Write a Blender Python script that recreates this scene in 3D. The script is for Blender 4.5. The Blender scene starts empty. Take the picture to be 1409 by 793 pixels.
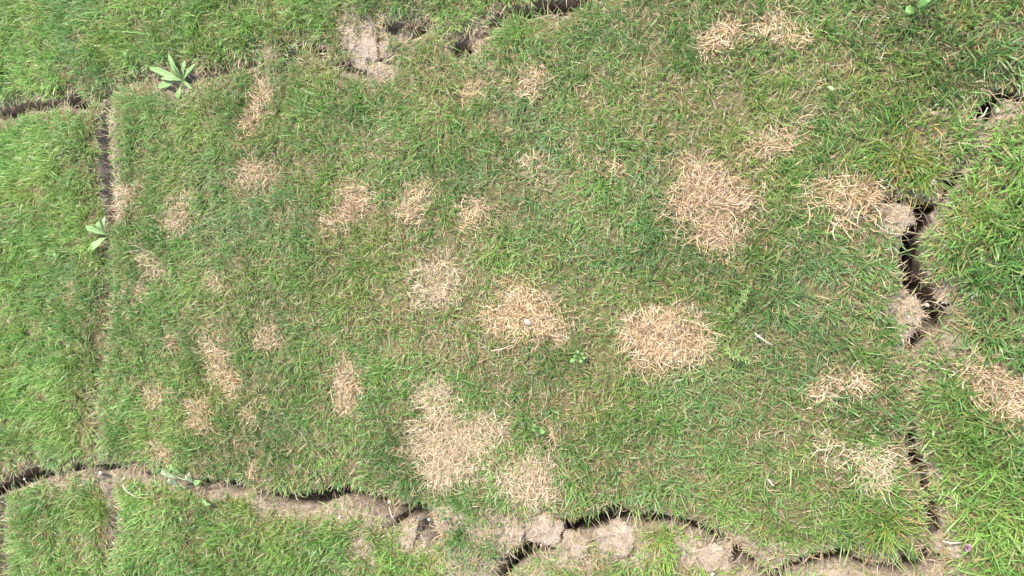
import bpy, bmesh, math, random
import numpy as np
from mathutils import Vector, Matrix, noise as mnoise

# ------------------------------------------------------------------ camera, sky, sun, exposure
scene = bpy.context.scene
col = scene.collection
CAM_H, TILT, TANH = 1.5, math.radians(21.0), 0.68      # standing height, phone tilted 21 deg off straight down
cam_d = bpy.data.cameras.new('camera')
cam_d.sensor_width = 36.0
cam_d.lens = 18.0 / TANH
cam_d.clip_start, cam_d.clip_end = 0.02, 400.0
cam = bpy.data.objects.new('camera', cam_d)
col.objects.link(cam)
cam.location = (0, 0, CAM_H)
cam.rotation_euler = (0, TILT, 0)
scene.camera = cam

SUN_EL, SUN_AZ = math.radians(60), math.radians(-14)    # azimuth from +Y towards +X
sv = Vector((math.sin(SUN_AZ) * math.cos(SUN_EL), math.cos(SUN_AZ) * math.cos(SUN_EL), math.sin(SUN_EL)))
world = bpy.data.worlds.new('World')
scene.world = world
world.use_nodes = True
wn = world.node_tree
sky = wn.nodes.new('ShaderNodeTexSky')
sky.sky_type = 'NISHITA'
sky.sun_disc = False
sky.sun_elevation = SUN_EL
sky.sun_rotation = SUN_AZ
sky.air_density, sky.dust_density, sky.ozone_density = 1.0, 3.0, 0.6
wn.links.new(sky.outputs[0], wn.nodes['Background'].inputs[0])
wn.nodes['Background'].inputs[1].default_value = 0.15
sun_d = bpy.data.lights.new('sun', 'SUN')
sun_d.energy = 2.5
sun_d.angle = math.radians(6.0)
sun_d.color = (1.0, 0.95, 0.88)
sun = bpy.data.objects.new('sun', sun_d)
col.objects.link(sun)
sun.location = (-1, 1, 4)
sun.rotation_euler = (-sv).to_track_quat('-Z', 'Y').to_euler()
vs = scene.view_settings
vs.view_transform = 'Standard'
vs.look = 'None'
vs.gamma = 1.0
vs.use_curve_mapping = False
vs.exposure = 1.82

# ------------------------------------------------------------------ photo pixel -> point on the ground
rng = np.random.default_rng(7)
random.seed(7)
FPX = 704.5 / TANH
ct, st = math.cos(TILT), math.sin(TILT)

def P(px, py):
    """photo pixel (1409 x 793) -> ground x, y"""
    u = (np.asarray(px, float) - 704.5) / FPX
    v = -(np.asarray(py, float) - 396.5) / FPX
    dx, dz = ct * u - st, -st * u - ct
    t = CAM_H / -dz
    return dx * t, v * t

def PXM(px):
    """pixels per metre across the view at photo column px"""
    u = (np.asarray(px, float) - 704.5) / FPX
    return FPX / (CAM_H / (st * u + ct))

def TOPX(x, y):
    d = -st * x + ct * CAM_H
    return 704.5 + FPX * (ct * x + st * CAM_H) / d, 396.5 - FPX * y / d

# ------------------------------------------------------------------ noise
_tab = {}
def vnoise(x, y, seed=0):
    if seed not in _tab:
        _tab[seed] = np.random.default_rng(1000 + seed).random((256, 256))
    t = _tab[seed]
    xi, yi = np.floor(x).astype(int), np.floor(y).astype(int)
    fx, fy = x - xi, y - yi
    fx, fy = fx * fx * (3 - 2 * fx), fy * fy * (3 - 2 * fy)
    a, b = t[xi & 255, yi & 255], t[(xi + 1) & 255, yi & 255]
    c, d = t[xi & 255, (yi + 1) & 255], t[(xi + 1) & 255, (yi + 1) & 255]
    return (a * (1 - fx) + b * fx) * (1 - fy) + (c * (1 - fx) + d * fx) * fy

def fbm(x, y, size, seed=0, octv=3):
    r, a, tot = 0, 1.0, 0
    for k in range(octv):
        r = r + a * vnoise(x / size * 2 ** k + 31.7 * k, y / size * 2 ** k + 17.3 * k, seed + k)
        tot += a
        a *= 0.55
    return r / tot - 0.5            # about -0.5 .. 0.5

# ------------------------------------------------------------------ cracks (photo pixels: x, y, half width; depth in metres)
CR = [
 # crack on the right, wide and deep
 (0.24, [(1325,243,3),(1305,262,5),(1288,278,8),(1268,289,10),(1267,306,12),(1260,325,11),(1258,350,10),(1259,366,12),
         (1266,388,12),(1275,407,11),(1285,421,9),(1284,437,14),(1275,458,14),(1260,475,9)]),
 (0.10, [(1285,421,4),(1300,419,4),(1314,421,1)]),
 (0.10, [(1266,284,5),(1250,277,4),(1234,275,5),(1220,272,3)]),
 (0.02, [(1325,243,3),(1345,205,2),(1358,165,3)]),
 (0.20, [(1356,161,5),(1363,147,9),(1372,134,3),(1388,126,5),(1409,127,4),(1440,118,5),(1500,100,3)]),
 # lower right
 (0.05, [(1260,475,4),(1262,520,2),(1258,570,3),(1255,605,6)]),
 (0.18, [(1255,605,4),(1262,640,4),(1268,662,5),(1276,682,3),(1283,700,6),(1285,720,7),(1289,750,10),(1285,766,10),(1272,777,9),
         (1250,782,10),(1224,783,10),(1203,781,8),(1186,776,8),(1172,769,9),(1150,771,9),(1130,775,8),(1115,778,6),(1080,786,3),(1052,792,4)]),
 # bottom, scalloped
 (0.18, [(1060,800,7),(1042,789,7),(1020,774,7),(1000,756,9),(982,744,9),(964,736,9),(947,727,7),(928,719,5),(912,718,4),(896,719,9),(877,723,6),
         (858,716,7),(842,714,12),(823,721,8),(799,729,8),(777,731,11),(757,744,10),(731,756,9),(709,770,7),(694,786,6),(680,812,5),(665,850,4)]),
 (0.08, [(800,735,3),(812,748,2.5),(818,765,1.5)]),
 (0.06, [(866,738,2),(868,750,2)]),
 (0.18, [(596,753,3),(590,745,9),(582,733,8),(577,717,7),(573,702,7),(563,706,8),(547,709,11),(525,700,10),(506,695,9),(486,688,7),(469,679,5),
         (447,687,7),(423,690,10),(401,692,8),(376,690,7),(362,683,4),(345,676,3),(328,673,6),(314,673,6),(300,670,5)]),
 (0.10, [(545,709,8),(537,722,5),(531,730,2)]),
 (0.045,[(300,670,5),(287,667,7),(263,670,6)]),
 (0.12, [(263,668,5),(245,663,5),(229,662,8),(216,660,4)]),
 (0.035,[(216,660,5),(190,655,6),(170,651,6),(144,649,8)]),
 (0.09, [(152,651,4),(143,648,6),(126,647,5),(110,642,7),(98,645,4)]),
 (0.05, [(98,647,5),(84,652,5),(68,653,5)]),
 (0.13, [(70,652,4),(49,650,8),(38,656,8),(27,663,9),(7,670,7),(-25,684,6),(-70,700,3)]),
 (0.030,[(136,654,8),(148,675,12),(156,692,11),(157,717,10),(156,736,7),(150,758,5),(150,800,4),(148,840,2)]),
 (0.025,[(5,676,5),(2,705,7),(8,760,7),(4,830,5)]),
 # left
 (0.10, [(147,140,3),(143,165,5),(141,187,8),(140,210,8),(141,232,9),(142,264,8),(145,289,6),(148,306,3)]),
 (0.05, [(148,306,3),(147,330,3),(145,346,5),(147,362,3)]),
 (0.008,[(147,362,3),(150,410,4),(142,460,3),(136,505,4),(126,545,4),(130,600,3),(138,648,4)]),
 # top left
 (0.06, [(-70,172,3),(-20,158,7),(5,154,8),(25,150,9),(42,146,6),(58,143,5),(78,141,4)]),
 (0.14, [(90,139,4),(103,136,9),(111,142,6),(117,147,4)]),
 (0.012, [(117,145,3),(132,138,4),(147,132,4),(162,124,3),(178,113,4),(198,107,4),(214,106,5),(236,112,6),(254,114,7),(275,104,5),(292,97,6),
         (310,94,5),(328,90,5),(345,86,4)]),
 (0.09, [(345,92,2),(352,102,4),(357,112,4)]),
 (0.07, [(352,68,3),(345,80,4),(352,100,3)]),
 (0.10, [(389,87,4),(396,75,5),(403,66,4),(418,63,3),(430,65,5),(437,71,4)]),
 (0.04, [(437,71,3),(455,84,3),(470,92,5),(481,98,5),(494,94,4)]),
 (0.07, [(494,94,3),(508,87,3),(528,83,4),(543,80,3)]),
 (0.05, [(513,42,2),(512,63,3),(511,85,3)]),
 (0.035,[(523,36,7),(538,34,11),(552,38,9)]),
 (0.13, [(553,46,5),(565,40,8),(577,35,6),(584,30,2)]),
 (0.02, [(584,32,3),(605,45,3),(622,60,4)]),
 (0.10, [(620,64,4),(630,66,8),(641,66,5)]),
 (0.035,[(632,60,5),(645,52,8),(655,50,6)]),
 (0.12, [(655,56,4),(662,50,6),(668,43,6)]),
 (0.05, [(668,43,5),(676,30,7),(686,19,7),(695,14,6)]),
 (0.16, [(693,16,5),(712,13,6),(730,9,7),(747,6,6),(768,7,7),(786,5,6),(800,-2,6),(830,-14,6),(870,-30,4)]),
]
S = []
for depth, pts in CR:
    for (x0, y0, w0), (x1, y1, w1) in zip(pts, pts[1:]):
        a, b = P(x0, y0), P(x1, y1)
        g = 1.0 + (0.12 if depth > 0.2 else 0.22) * min(1, depth / 0.14)          # grass hides part of a deep crack's mouth
        S.append((a[0], a[1], b[0], b[1], g * w0 / PXM(x0) + (0.003 if depth > 0.09 else 0), g * w1 / PXM(x1) + (0.003 if depth > 0.09 else 0), depth))
S = np.array(S)

def crack(x, y, want_dir=False):
    """signed distance (m) to the nearest crack edge, its depth, unit vector away from its middle line"""
    n = len(x)
    best = np.full(n, 9.0); sd = np.zeros(n); dep = np.zeros(n); gx = np.ones(n); gy = np.zeros(n)
    wx = x + 0.020 * fbm(x, y, 0.05, 40) ; wy = y + 0.020 * fbm(x, y, 0.05, 44)
    zmin = np.full(n, 9.0)
    for (ax, ay, bx, by, w0, w1, d) in S:
        ex, ey = bx - ax, by - ay
        t = np.clip(((wx - ax) * ex + (wy - ay) * ey) / (ex * ex + ey * ey), 0, 1)
        qx, qy = wx - ax - t * ex, wy - ay - t * ey
        r = np.hypot(qx, qy)
        dd = r - (w0 + (w1 - w0) * t)
        m = dd < best
        best[m] = dd[m]; sd[m] = d; gx[m] = (qx / (r + 1e-9))[m]; gy[m] = (qy / (r + 1e-9))[m]
        # carve depth of this crack
        wall = 0.006 + 0.03 * d
        k = np.clip(-dd / wall, 0, 1)
        dep = np.maximum(dep, d * k ** 0.75)
    rough = 0.016 * fbm(x, y, 0.030, 50, 3)
    return best + rough * np.clip(1 - best / 0.04, 0, 1), dep, gx, gy, sd

# ------------------------------------------------------------------ bare soil (photo pixels: x0, y0, x1, y1, radius, strength)
BARE = [
 (1232,292,1242,305,17,1),(1283,258,1280,266,17,1),(1213,263,1240,262,9,.9),(1248,420,1258,432,22,1),(1250,452,1252,466,14,1),
 (1299,404,1306,408,13,1),(1308,428,1304,440,8,.8),(1244,366,1247,392,6,.8),(1290,300,1292,312,7,.7),(1300,470,1310,478,16,.6),
 (1368,164,1376,168,11,.8),(1392,150,1409,158,10,.6),(1276,150,1290,158,11,.55),(1256,190,1280,188,12,.4),
 (1281,648,1286,656,9,1),(1295,705,1298,730,11,.9),(1300,755,1302,760,13,1),(1288,788,1300,800,18,1),
 (1180,768,1245,776,10,1),(1000,742,1040,762,13,.75),(1040,762,1110,768,12,.75),(1120,762,1170,756,9,.6),
 (1120,792,1250,800,12,1),(1010,790,1030,800,18,1),(945,752,1010,780,17,1),(840,748,872,752,22,1),(780,758,792,762,21,1),(886,752,895,758,12,.8),
 (735,732,742,740,25,1),(685,722,708,735,18,.9),(600,715,650,730,16,.85),(588,722,590,735,12,1),(650,735,690,745,12,.6),
 (566,725,568,742,18,1),(500,704,530,724,12,.9),(450,700,500,706,13,.85),(380,704,440,702,8,.75),(495,750,505,765,15,.8),(535,690,550,698,12,.55),
 (610,785,690,800,24,.65),(720,775,745,795,14,.6),(470,785,480,793,12,.35),
 (25,642,50,640,8,.7),(72,658,95,664,9,.8),(115,652,200,655,9,.9),(148,676,154,700,12,.9),(157,700,156,735,8,.85),(8,682,3,760,7,.6),
 (262,668,300,676,9,.8),(325,684,368,700,7,.6),(205,652,225,656,8,.4),(0,640,20,655,8,.5),
 (153,150,155,200,9,1),(155,200,159,288,11,1),(152,296,154,300,5,.5),
 (-10,154,50,142,12,.85),(60,143,90,142,8,.7),(100,140,120,147,8,.6),(140,135,150,138,7,.8),(160,124,214,107,6,.35),(222,108,258,114,17,1),
 (260,116,285,120,9,.6),(270,98,330,90,10,.5),(345,70,375,72,7,.5),
 (487,40,498,75,22,1),(485,30,490,28,14,.7),(508,92,530,96,14,1),(525,30,560,30,12,.95),(520,60,533,76,11,.7),(560,24,585,28,9,.6),
 (640,55,655,45,14,.9),(660,40,690,15,12,.75),(655,72,668,88,8,.5),(600,20,640,15,9,.35),(700,8,790,2,9,.7),
]
BZ = []
for (x0, y0, x1, y1, r, s) in BARE:
    a, b = P(x0, y0), P(x1, y1)
    BZ.append((a[0], a[1], b[0], b[1], 1.2 * r / PXM((x0 + x1) / 2), s))

def capsule(x, y, c, edge):
    ax, ay, bx, by, r, s = c
    ex, ey = bx - ax, by - ay
    t = np.clip(((x - ax) * ex + (y - ay) * ey) / (ex * ex + ey * ey + 1e-12), 0, 1)
    d = np.hypot(x - ax - t * ex, y - ay - t * ey)
    return s * np.clip((r - d) / edge + 0.5, 0, 1)

def bare(x, y, edge=0.014):
    wx = x + 0.03 * fbm(x, y, 0.05, 60); wy = y + 0.03 * fbm(x, y, 0.05, 64)
    b = np.zeros(len(x))
    for c in BZ:
        b = np.maximum(b, capsule(wx, wy, c, edge))
    return b

# ------------------------------------------------------------------ straw-dead grass (photo pixels: x, y, rx, ry, angle)
DEAD = [   # label, group, strength, lobes
 ('long two-lobed streak of dead straw near the broad-leaved weed', None, .8, [(362,138,22,24,0),(345,170,16,22,20)]),
 ('flat oval of dead straw next to the long streak near the broad-leaved weed', None, .9, [(356,240,31,16,5)]),
 ('dead straw patch touching the pale earth rim of the narrow crack', None, .9, [(180,272,21,25,0),(172,290,14,10,0)]),
 ('dead straw patch beside the one touching the narrow crack rim', None, .85, [(258,290,24,20,-20),(246,310,17,18,0)]),
 ('dead straw patch next to the pale weed sprouting from the narrow crack', None, .85, [(205,358,18,16,0),(220,372,18,15,25)]),
 ('small dead spot touching the dead patch next to the pale weed', 's', .7, [(195,405,14,16,0)]),
 ('small dead spot between the pale-weed patch and the tall two-lobed patch', 's', .8, [(303,388,21,15,0)]),
 ('tall dead straw patch made of two merged lobes', None, 1.0, [(298,485,25,34,0),(318,520,17,24,0)]),
 ('small dead spot close beside the tall two-lobed patch', 's', .7, [(374,464,17,15,-30)]),
 ('tiny dead spot between the tall two-lobed patch and the narrow crack', 's', .7, [(238,470,12,15,0)]),
 ('small flat dead streak close to the lush strip', 's', .6, [(185,522,15,8,15)]),
 ("small round dead spot between the flat dead streak and the wilted weed's patches", 's', .95, [(215,547,19,16,0)]),
 ('dead straw patch beside the two-lobed one, near the wilted weed', None, .95, [(274,562,22,20,0),(276,582,14,10,0)]),
 ('dead straw spot just beside the wilted weed on the crack edge', None, .95, [(225,621,20,13,10)]),
 ('tiny orange-brown dead spot near the crack past the wilted weed', 's', .6, [(350,643,8,13,0)]),
 ('thin faint dead spot past the two-lobed patch, in green grass', 's', .5, [(352,572,14,12,30)]),
 ('upright oval of dead straw standing alone in green grass', None, .9, [(484,528,27,28,0),(480,558,18,16,0)]),
 ('dead straw patch with a ragged lower tail in short grass', None, .8, [(482,275,33,24,-15),(470,300,28,18,-20)]),
 ('dead straw patch streaked with green between two others', None, .75, [(580,268,32,22,-20),(565,292,24,14,0)]),
 ('small dead spot beside the green-streaked dead patch', 's', .8, [(655,293,25,22,0)]),
 ('compact dead straw patch under a green tuft', None, 1.0, [(735,106,26,22,0),(735,124,14,10,0)]),
 ('small dead spot beside the compact patch under a green tuft', 's', .85, [(653,128,20,14,0)]),
 ('faint dead spot between the compact tuft patch and the patch with the stone', 's', .7, [(742,228,24,20,-30)]),
 ('very faint dead spot between another faint spot and the largest patch', 's', .5, [(836,225,26,17,0)]),
 ('blurred dead straw patch beside its forked twin', None, .75, [(985,60,26,15,0),(1000,42,14,9,0)]),
 ('forked dead straw patch of thin scattered stalks', None, .75, [(1064,26,11,20,10),(1085,55,26,16,0),(1050,44,10,8,0)]),
 ('slanting streak of dead straw beside the largest ragged patch', None, .95, [(1064,199,27,14,-15),(1099,175,26,9,-35)]),
 ('largest dead straw patch, ragged and many-lobed', None, 1.0, [(965,243,30,24,0),(1002,268,42,28,0),(956,286,44,34,0),(985,325,32,22,0)]),
 ('dead straw patch reaching towards the head of the wide black crack', None, 1.0, [(1162,282,48,36,0),(1196,264,24,14,-15)]),
 ('round dead straw patch with a pale stone in its middle', None, 1.0, [(715,425,50,36,0),(755,450,32,24,20),(685,440,26,18,0)]),
 ('round dead straw patch beside the feathery thin weed', None, 1.0, [(915,450,56,32,0),(920,485,42,28,0),(868,462,24,16,0),(960,470,26,20,0)]),
 ('biggest bleached dead patch, reaching down towards the bare clods', None, .95, [(598,545,34,24,0),(620,600,62,40,0),(610,635,44,26,0),(600,658,26,16,0),(665,585,30,20,0)]),
 ('patchy dead straw right beside the biggest bleached patch', None, .8, [(725,668,44,26,0),(740,640,36,16,-15)]),
 ('faint bleached thin patch mixed with green', None, .45, [(605,385,44,30,0),(600,405,34,18,0)]),
 ('flat streak of dead straw off the closed end of the wide black crack', None, .8, [(1158,527,36,14,-10),(1130,540,16,10,0)]),
 ('thick dead straw patch on the far side of the wide black crack', None, 1.25, [(1349,508,30,20,20),(1385,538,38,28,30),(1425,560,36,30,0)]),
 ('whitish dead tuft beside the lower crack with long overhanging blades', None, .7, [(1205,632,24,20,0),(1212,658,18,18,0)]),
 ('tiny dead streak near the whitish dead tuft', 's', .7, [(1137,606,16,8,0)]),
 ('tiny round dead spot between a tiny streak and the whitish dead tuft', 's', .6, [(1144,630,13,12,0)]),
 ('tiny dead spot with a short white stalk beside it', 's', .6, [(1046,656,10,9,0)]),
 ('tiny dead spot beside the seedling with two broad leaves', 's', .6, [(762,597,8,13,0)]),
 ('faint brownish dead spot in the lush grass across the narrow crack', None, .5, [(60,268,15,19,30)]),
 ('small dead spot in lush grass across the narrow crack from the double dead spots', None, .6, [(100,403,13,17,20)]),
]
FAINT = [(600,345,70,45,.7),(575,430,60,40,.6),(620,470,65,40,.62),(685,505,50,28,.5),(640,410,40,40,.4),(300,440,40,40,.35),(330,545,35,30,.35),(220,510,30,40,.35),(820,170,70,30,.3),(930,215,40,20,.35),(690,300,40,20,.35),(520,290,40,25,.4),(1080,600,60,50,.3),(930,130,40,22,.5),(885,180,45,25,.4),(850,100,40,20,.35),(1045,90,30,15,.4),(770,265,40,25,.45),(700,260,30,20,.4),(555,478,40,25,.5),
 (690,488,45,22,.55),(640,470,40,30,.4),(400,230,30,20,.35),(260,255,50,12,.4),(195,300,20,12,.3),(140,440,14,40,.45),(155,520,14,25,.4),(130,560,18,25,.4),
 (390,430,60,18,.35),(270,430,40,18,.4),(1050,470,40,20,.35),(1200,545,40,10,.5),(820,440,40,40,.3),(760,560,60,30,.35),(1010,600,60,40,.25),
 (880,640,60,30,.4),(960,700,40,16,.35),(1120,660,40,30,.3),(540,200,60,20,.3),(460,165,30,10,.35),(615,140,40,20,.35),(165,165,25,15,.5),(600,320,70,25,.5),
 (560,430,40,20,.35),(1150,90,40,30,.35),(1180,20,40,15,.4),(900,20,60,14,.25),(1330,300,25,12,.3),(1390,430,20,14,.4),(170,390,20,30,.35),
 (1250,210,50,30,.5),(1300,70,20,10,.5),(330,610,30,12,.3),(120,740,30,30,.35),(60,740,25,20,.3),(260,750,60,20,.25),(200,735,18,10,.4),(690,390,40,25,.35)]

def blob(x, y, cx, cy, rx, ry, ang=0):
    px, py = P(cx, cy)
    m = PXM(cx)
    a = math.radians(ang)
    dx, dy = (x - px) * m, -(y - py) * m
    u, v = dx * math.cos(a) + dy * math.sin(a), -dx * math.sin(a) + dy * math.cos(a)
    return np.hypot(u / rx, v / ry)            # 1 at the edge

def dead(x, y, grow=0.0):
    n = 1.25 * fbm(x, y, 0.05, 70, 3) + grow
    r = np.zeros(len(x))
    for _, _, s, lobes in DEAD:
        for l in lobes:
            r = np.maximum(r, s * np.clip((1.12 - blob(x, y, *l) + n) / 0.8, 0, 1))
    return r

def faint(x, y):
    n = 0.8 * fbm(x, y, 0.05, 75, 3)
    r = np.zeros(len(x))
    for cx, cy, rx, ry, s in FAINT:
        r = np.maximum(r, s * np.clip((1.25 - blob(x, y, cx, cy, rx, ry) + n) / 0.7, 0, 1))
    return r

# ------------------------------------------------------------------ ground surface
X0, X1, Y0, Y1 = -2.688, 0.912, -1.248, 1.248
def height(x, y, cr=None, b=None):
    if cr is None: cr = crack(x, y)
    if b is None: b = bare(x, y)
    d, dep = cr[0], cr[1]
    fade = np.clip(np.minimum(np.minimum(x - X0, X1 - x), np.minimum(y - Y0, Y1 - y)) / 0.15, 0, 1)
    z = 0.030 * fbm(x, y, 0.55, 80, 2) + 0.012 * fbm(x, y, 0.09, 84, 3)
    z = z - 0.016 * np.exp(-np.clip(d, 0, 1) / 0.022)
    z = z + b * (0.040 * (np.abs(fbm(x, y, 0.042, 88, 3))) + 0.020 * fbm(x, y, 0.012, 92, 3) - 0.010)
    z = z - dep * (1 + 0.5 * fbm(x, y, 0.03, 96, 2))
    return z * fade

# ------------------------------------------------------------------ materials
def mat(name):
    m = bpy.data.materials.new(name)
    m.use_nodes = True
    nt = m.node_tree
    bs = nt.nodes['Principled BSDF']
    return m, nt, bs

def ramp(nt, fac, stops):
    r = nt.nodes.new('ShaderNodeValToRGB')
    els = r.color_ramp.elements
    while len(els) < len(stops): els.new(0.5)
    for e, (p, c) in zip(els, stops):
        e.position = p; e.color = (*c, 1)
    nt.links.new(fac, r.inputs[0])
    return r.outputs[0]

def noise_node(nt, vec, scale, detail=4, rough=0.6):
    n = nt.nodes.new('ShaderNodeTexNoise')
    n.inputs['Scale'].default_value = scale
    n.inputs['Detail'].default_value = detail
    n.inputs['Roughness'].default_value = rough
    nt.links.new(vec, n.inputs['Vector'])
    return n.outputs['Fac']

def mixc(nt, fac, a, b, mode='MIX'):
    n = nt.nodes.new('ShaderNodeMix')
    n.data_type = 'RGBA'; n.blend_type = mode
    for sock, val in ((n.inputs[0], fac), (n.inputs[6], a), (n.inputs[7], b)):
        if isinstance(val, (int, float)): sock.default_value = val
        elif isinstance(val, tuple): sock.default_value = (*val, 1)
        else: nt.links.new(val, sock)
    return n.outputs[2]

def soil_material(name, thatch):
    m, nt, bs = mat(name)
    tc = nt.nodes.new('ShaderNodeTexCoord').outputs['Object']
    n1 = noise_node(nt, tc, 28, 5)
    n2 = noise_node(nt, tc, 190, 4, 0.7)
    soil = ramp(nt, n1, [(0.25, (0.19, 0.152, 0.113)), (0.5, (0.26, 0.212, 0.162)), (0.75, (0.345, 0.29, 0.228))])
    grain = ramp(nt, n2, [(0.3, (0.6, 0.58, 0.55)), (0.55, (1, 1, 1)), (0.8, (1.25, 1.22, 1.18))])
    c = mixc(nt, 1.0, soil, grain, 'MULTIPLY')
    if thatch:
        at = nt.nodes.new('ShaderNodeAttribute'); at.attribute_name = 'bare'
        th = ramp(nt, noise_node(nt, tc, 260, 4, 0.7), [(0.3, (0.055, 0.05, 0.025)), (0.55, (0.12, 0.105, 0.05)), (0.8, (0.26, 0.21, 0.12))])
        c = mixc(nt, at.outputs['Fac'], th, c)
    nt.links.new(c, bs.inputs['Base Color'])
    bs.inputs['Roughness'].default_value = 0.95
    bs.inputs['Specular IOR Level'].default_value = 0.15
    bp = nt.nodes.new('ShaderNodeBump')
    bp.inputs['Strength'].default_value = 0.8
    bp.inputs['Distance'].default_value = 0.006
    nt.links.new(n2, bp.inputs['Height'])
    bp2 = nt.nodes.new('ShaderNodeBump')
    bp2.inputs['Strength'].default_value = 0.6
    bp2.inputs['Distance'].default_value = 0.010
    nt.links.new(noise_node(nt, tc, 70, 5, 0.65), bp2.inputs['Height'])
    nt.links.new(bp.outputs[0], bp2.inputs['Normal'])
    nt.links.new(bp2.outputs[0], bs.inputs['Normal'])
    return m

def blade_material(name, transl, rough):
    m, nt, bs = mat(name)
    at = nt.nodes.new('ShaderNodeAttribute'); at.attribute_name = 'blade_colour'
    nt.links.new(at.outputs['Color'], bs.inputs['Base Color'])
    bs.inputs['Roughness'].default_value = rough
    bs.inputs['Specular IOR Level'].default_value = 0.5
    tr = nt.nodes.new('ShaderNodeBsdfTranslucent')
    nt.links.new(at.outputs['Color'], tr.inputs['Color'])
    mx = nt.nodes.new('ShaderNodeMixShader')
    mx.inputs[0].default_value = transl
    nt.links.new(bs.outputs[0], mx.inputs[1]); nt.links.new(tr.outputs[0], mx.inputs[2])
    nt.links.new(mx.outputs[0], nt.nodes['Material Output'].inputs['Surface'])
    return m

M_GROUND = soil_material('cracked clay and thatch', True)
M_CLOD = soil_material('dry clay clod', False)
M_GRASS = blade_material('grass blades', 0.38, 0.42)
M_STRAW = blade_material('dead straw', 0.25, 0.6)

def leaf_material(name, c1, c2):
    m, nt, bs = mat(name)
    tc = nt.nodes.new('ShaderNodeTexCoord').outputs['Object']
    c = ramp(nt, noise_node(nt, tc, 120, 4), [(0.3, c1), (0.7, c2)])
    nt.links.new(c, bs.inputs['Base Color'])
    bs.inputs['Roughness'].default_value = 0.55
    bs.inputs['Specular IOR Level'].default_value = 0.4
    tr = nt.nodes.new('ShaderNodeBsdfTranslucent'); nt.links.new(c, tr.inputs['Color'])
    mx = nt.nodes.new('ShaderNodeMixShader'); mx.inputs[0].default_value = 0.22
    nt.links.new(bs.outputs[0], mx.inputs[1]); nt.links.new(tr.outputs[0], mx.inputs[2])
    nt.links.new(mx.outputs[0], nt.nodes['Material Output'].inputs['Surface'])
    bp = nt.nodes.new('ShaderNodeBump'); bp.inputs['Strength'].default_value = 0.4; bp.inputs['Distance'].default_value = 0.001
    nt.links.new(noise_node(nt, tc, 300, 3), bp.inputs['Height']); nt.links.new(bp.outputs[0], bs.inputs['Normal'])
    return m

def plain_material(name, c1, c2, scale=150, rough=0.8):
    m, nt, bs = mat(name)
    tc = nt.nodes.new('ShaderNodeTexCoord').outputs['Object']
    nt.links.new(ramp(nt, noise_node(nt, tc, scale, 4), [(0.3, c1), (0.7, c2)]), bs.inputs['Base Color'])
    bs.inputs['Roughness'].default_value = rough
    return m

M_PALE = leaf_material('greyish green leaf', (0.12, 0.215, 0.065), (0.19, 0.30, 0.10))
M_LEAF = leaf_material('fresh green leaf', (0.09, 0.18, 0.04), (0.15, 0.26, 0.07))
M_WILT = leaf_material('wilted pale leaf', (0.18, 0.24, 0.12), (0.27, 0.32, 0.18))
M_FEATHER = leaf_material('yellow green feathery leaf', (0.13, 0.20, 0.05), (0.21, 0.28, 0.09))
M_STONE = plain_material('white chalk', (0.25, 0.235, 0.21), (0.37, 0.35, 0.32))
M_FLINT = plain_material('pale flint', (0.27, 0.23, 0.18), (0.38, 0.34, 0.28))
M_STALK = plain_material('bleached stalk', (0.30, 0.26, 0.19), (0.42, 0.37, 0.29))
M_PINK = plain_material('pink petals', (0.24, 0.11, 0.16), (0.34, 0.20, 0.25))

def tag(o, label=None, cat=None, group=None, kind=None):
    if label: o['label'] = label
    if cat: o['category'] = cat
    if group: o['group'] = group
    if kind: o['kind'] = kind
    return o

def mesh_obj(name, verts, faces, material, parent=None, smooth=True):
    me = bpy.data.meshes.new(name)
    me.from_pydata([tuple(v) for v in verts], [], faces)
    me.materials.append(material)
    if smooth: me.polygons.foreach_set('use_smooth', [True] * len(me.polygons))
    me.update()
    o = bpy.data.objects.new(name, me)
    col.objects.link(o)
    if parent: o.parent = parent
    return o

def np_mesh(name, verts, loops, starts, totals, material, attrs=(), smooth=True):
    me = bpy.data.meshes.new(name)
    me.vertices.add(len(verts)); me.loops.add(len(loops)); me.polygons.add(len(starts))
    me.vertices.foreach_set('co', verts.astype(np.float32).ravel())
    me.loops.foreach_set('vertex_index', loops.astype(np.int32))
    me.polygons.foreach_set('loop_start', starts.astype(np.int32))
    me.polygons.foreach_set('loop_total', totals.astype(np.int32))
    me.polygons.foreach_set('use_smooth', np.full(len(starts), smooth))
    me.update(calc_edges=True)
    for an, typ, key, data in attrs:
        a = me.attributes.new(an, typ, 'POINT')
        a.data.foreach_set(key, data.astype(np.float32).ravel())
    me.materials.append(material)
    o = bpy.data.objects.new(name, me)
    col.objects.link(o)
    return o

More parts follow.
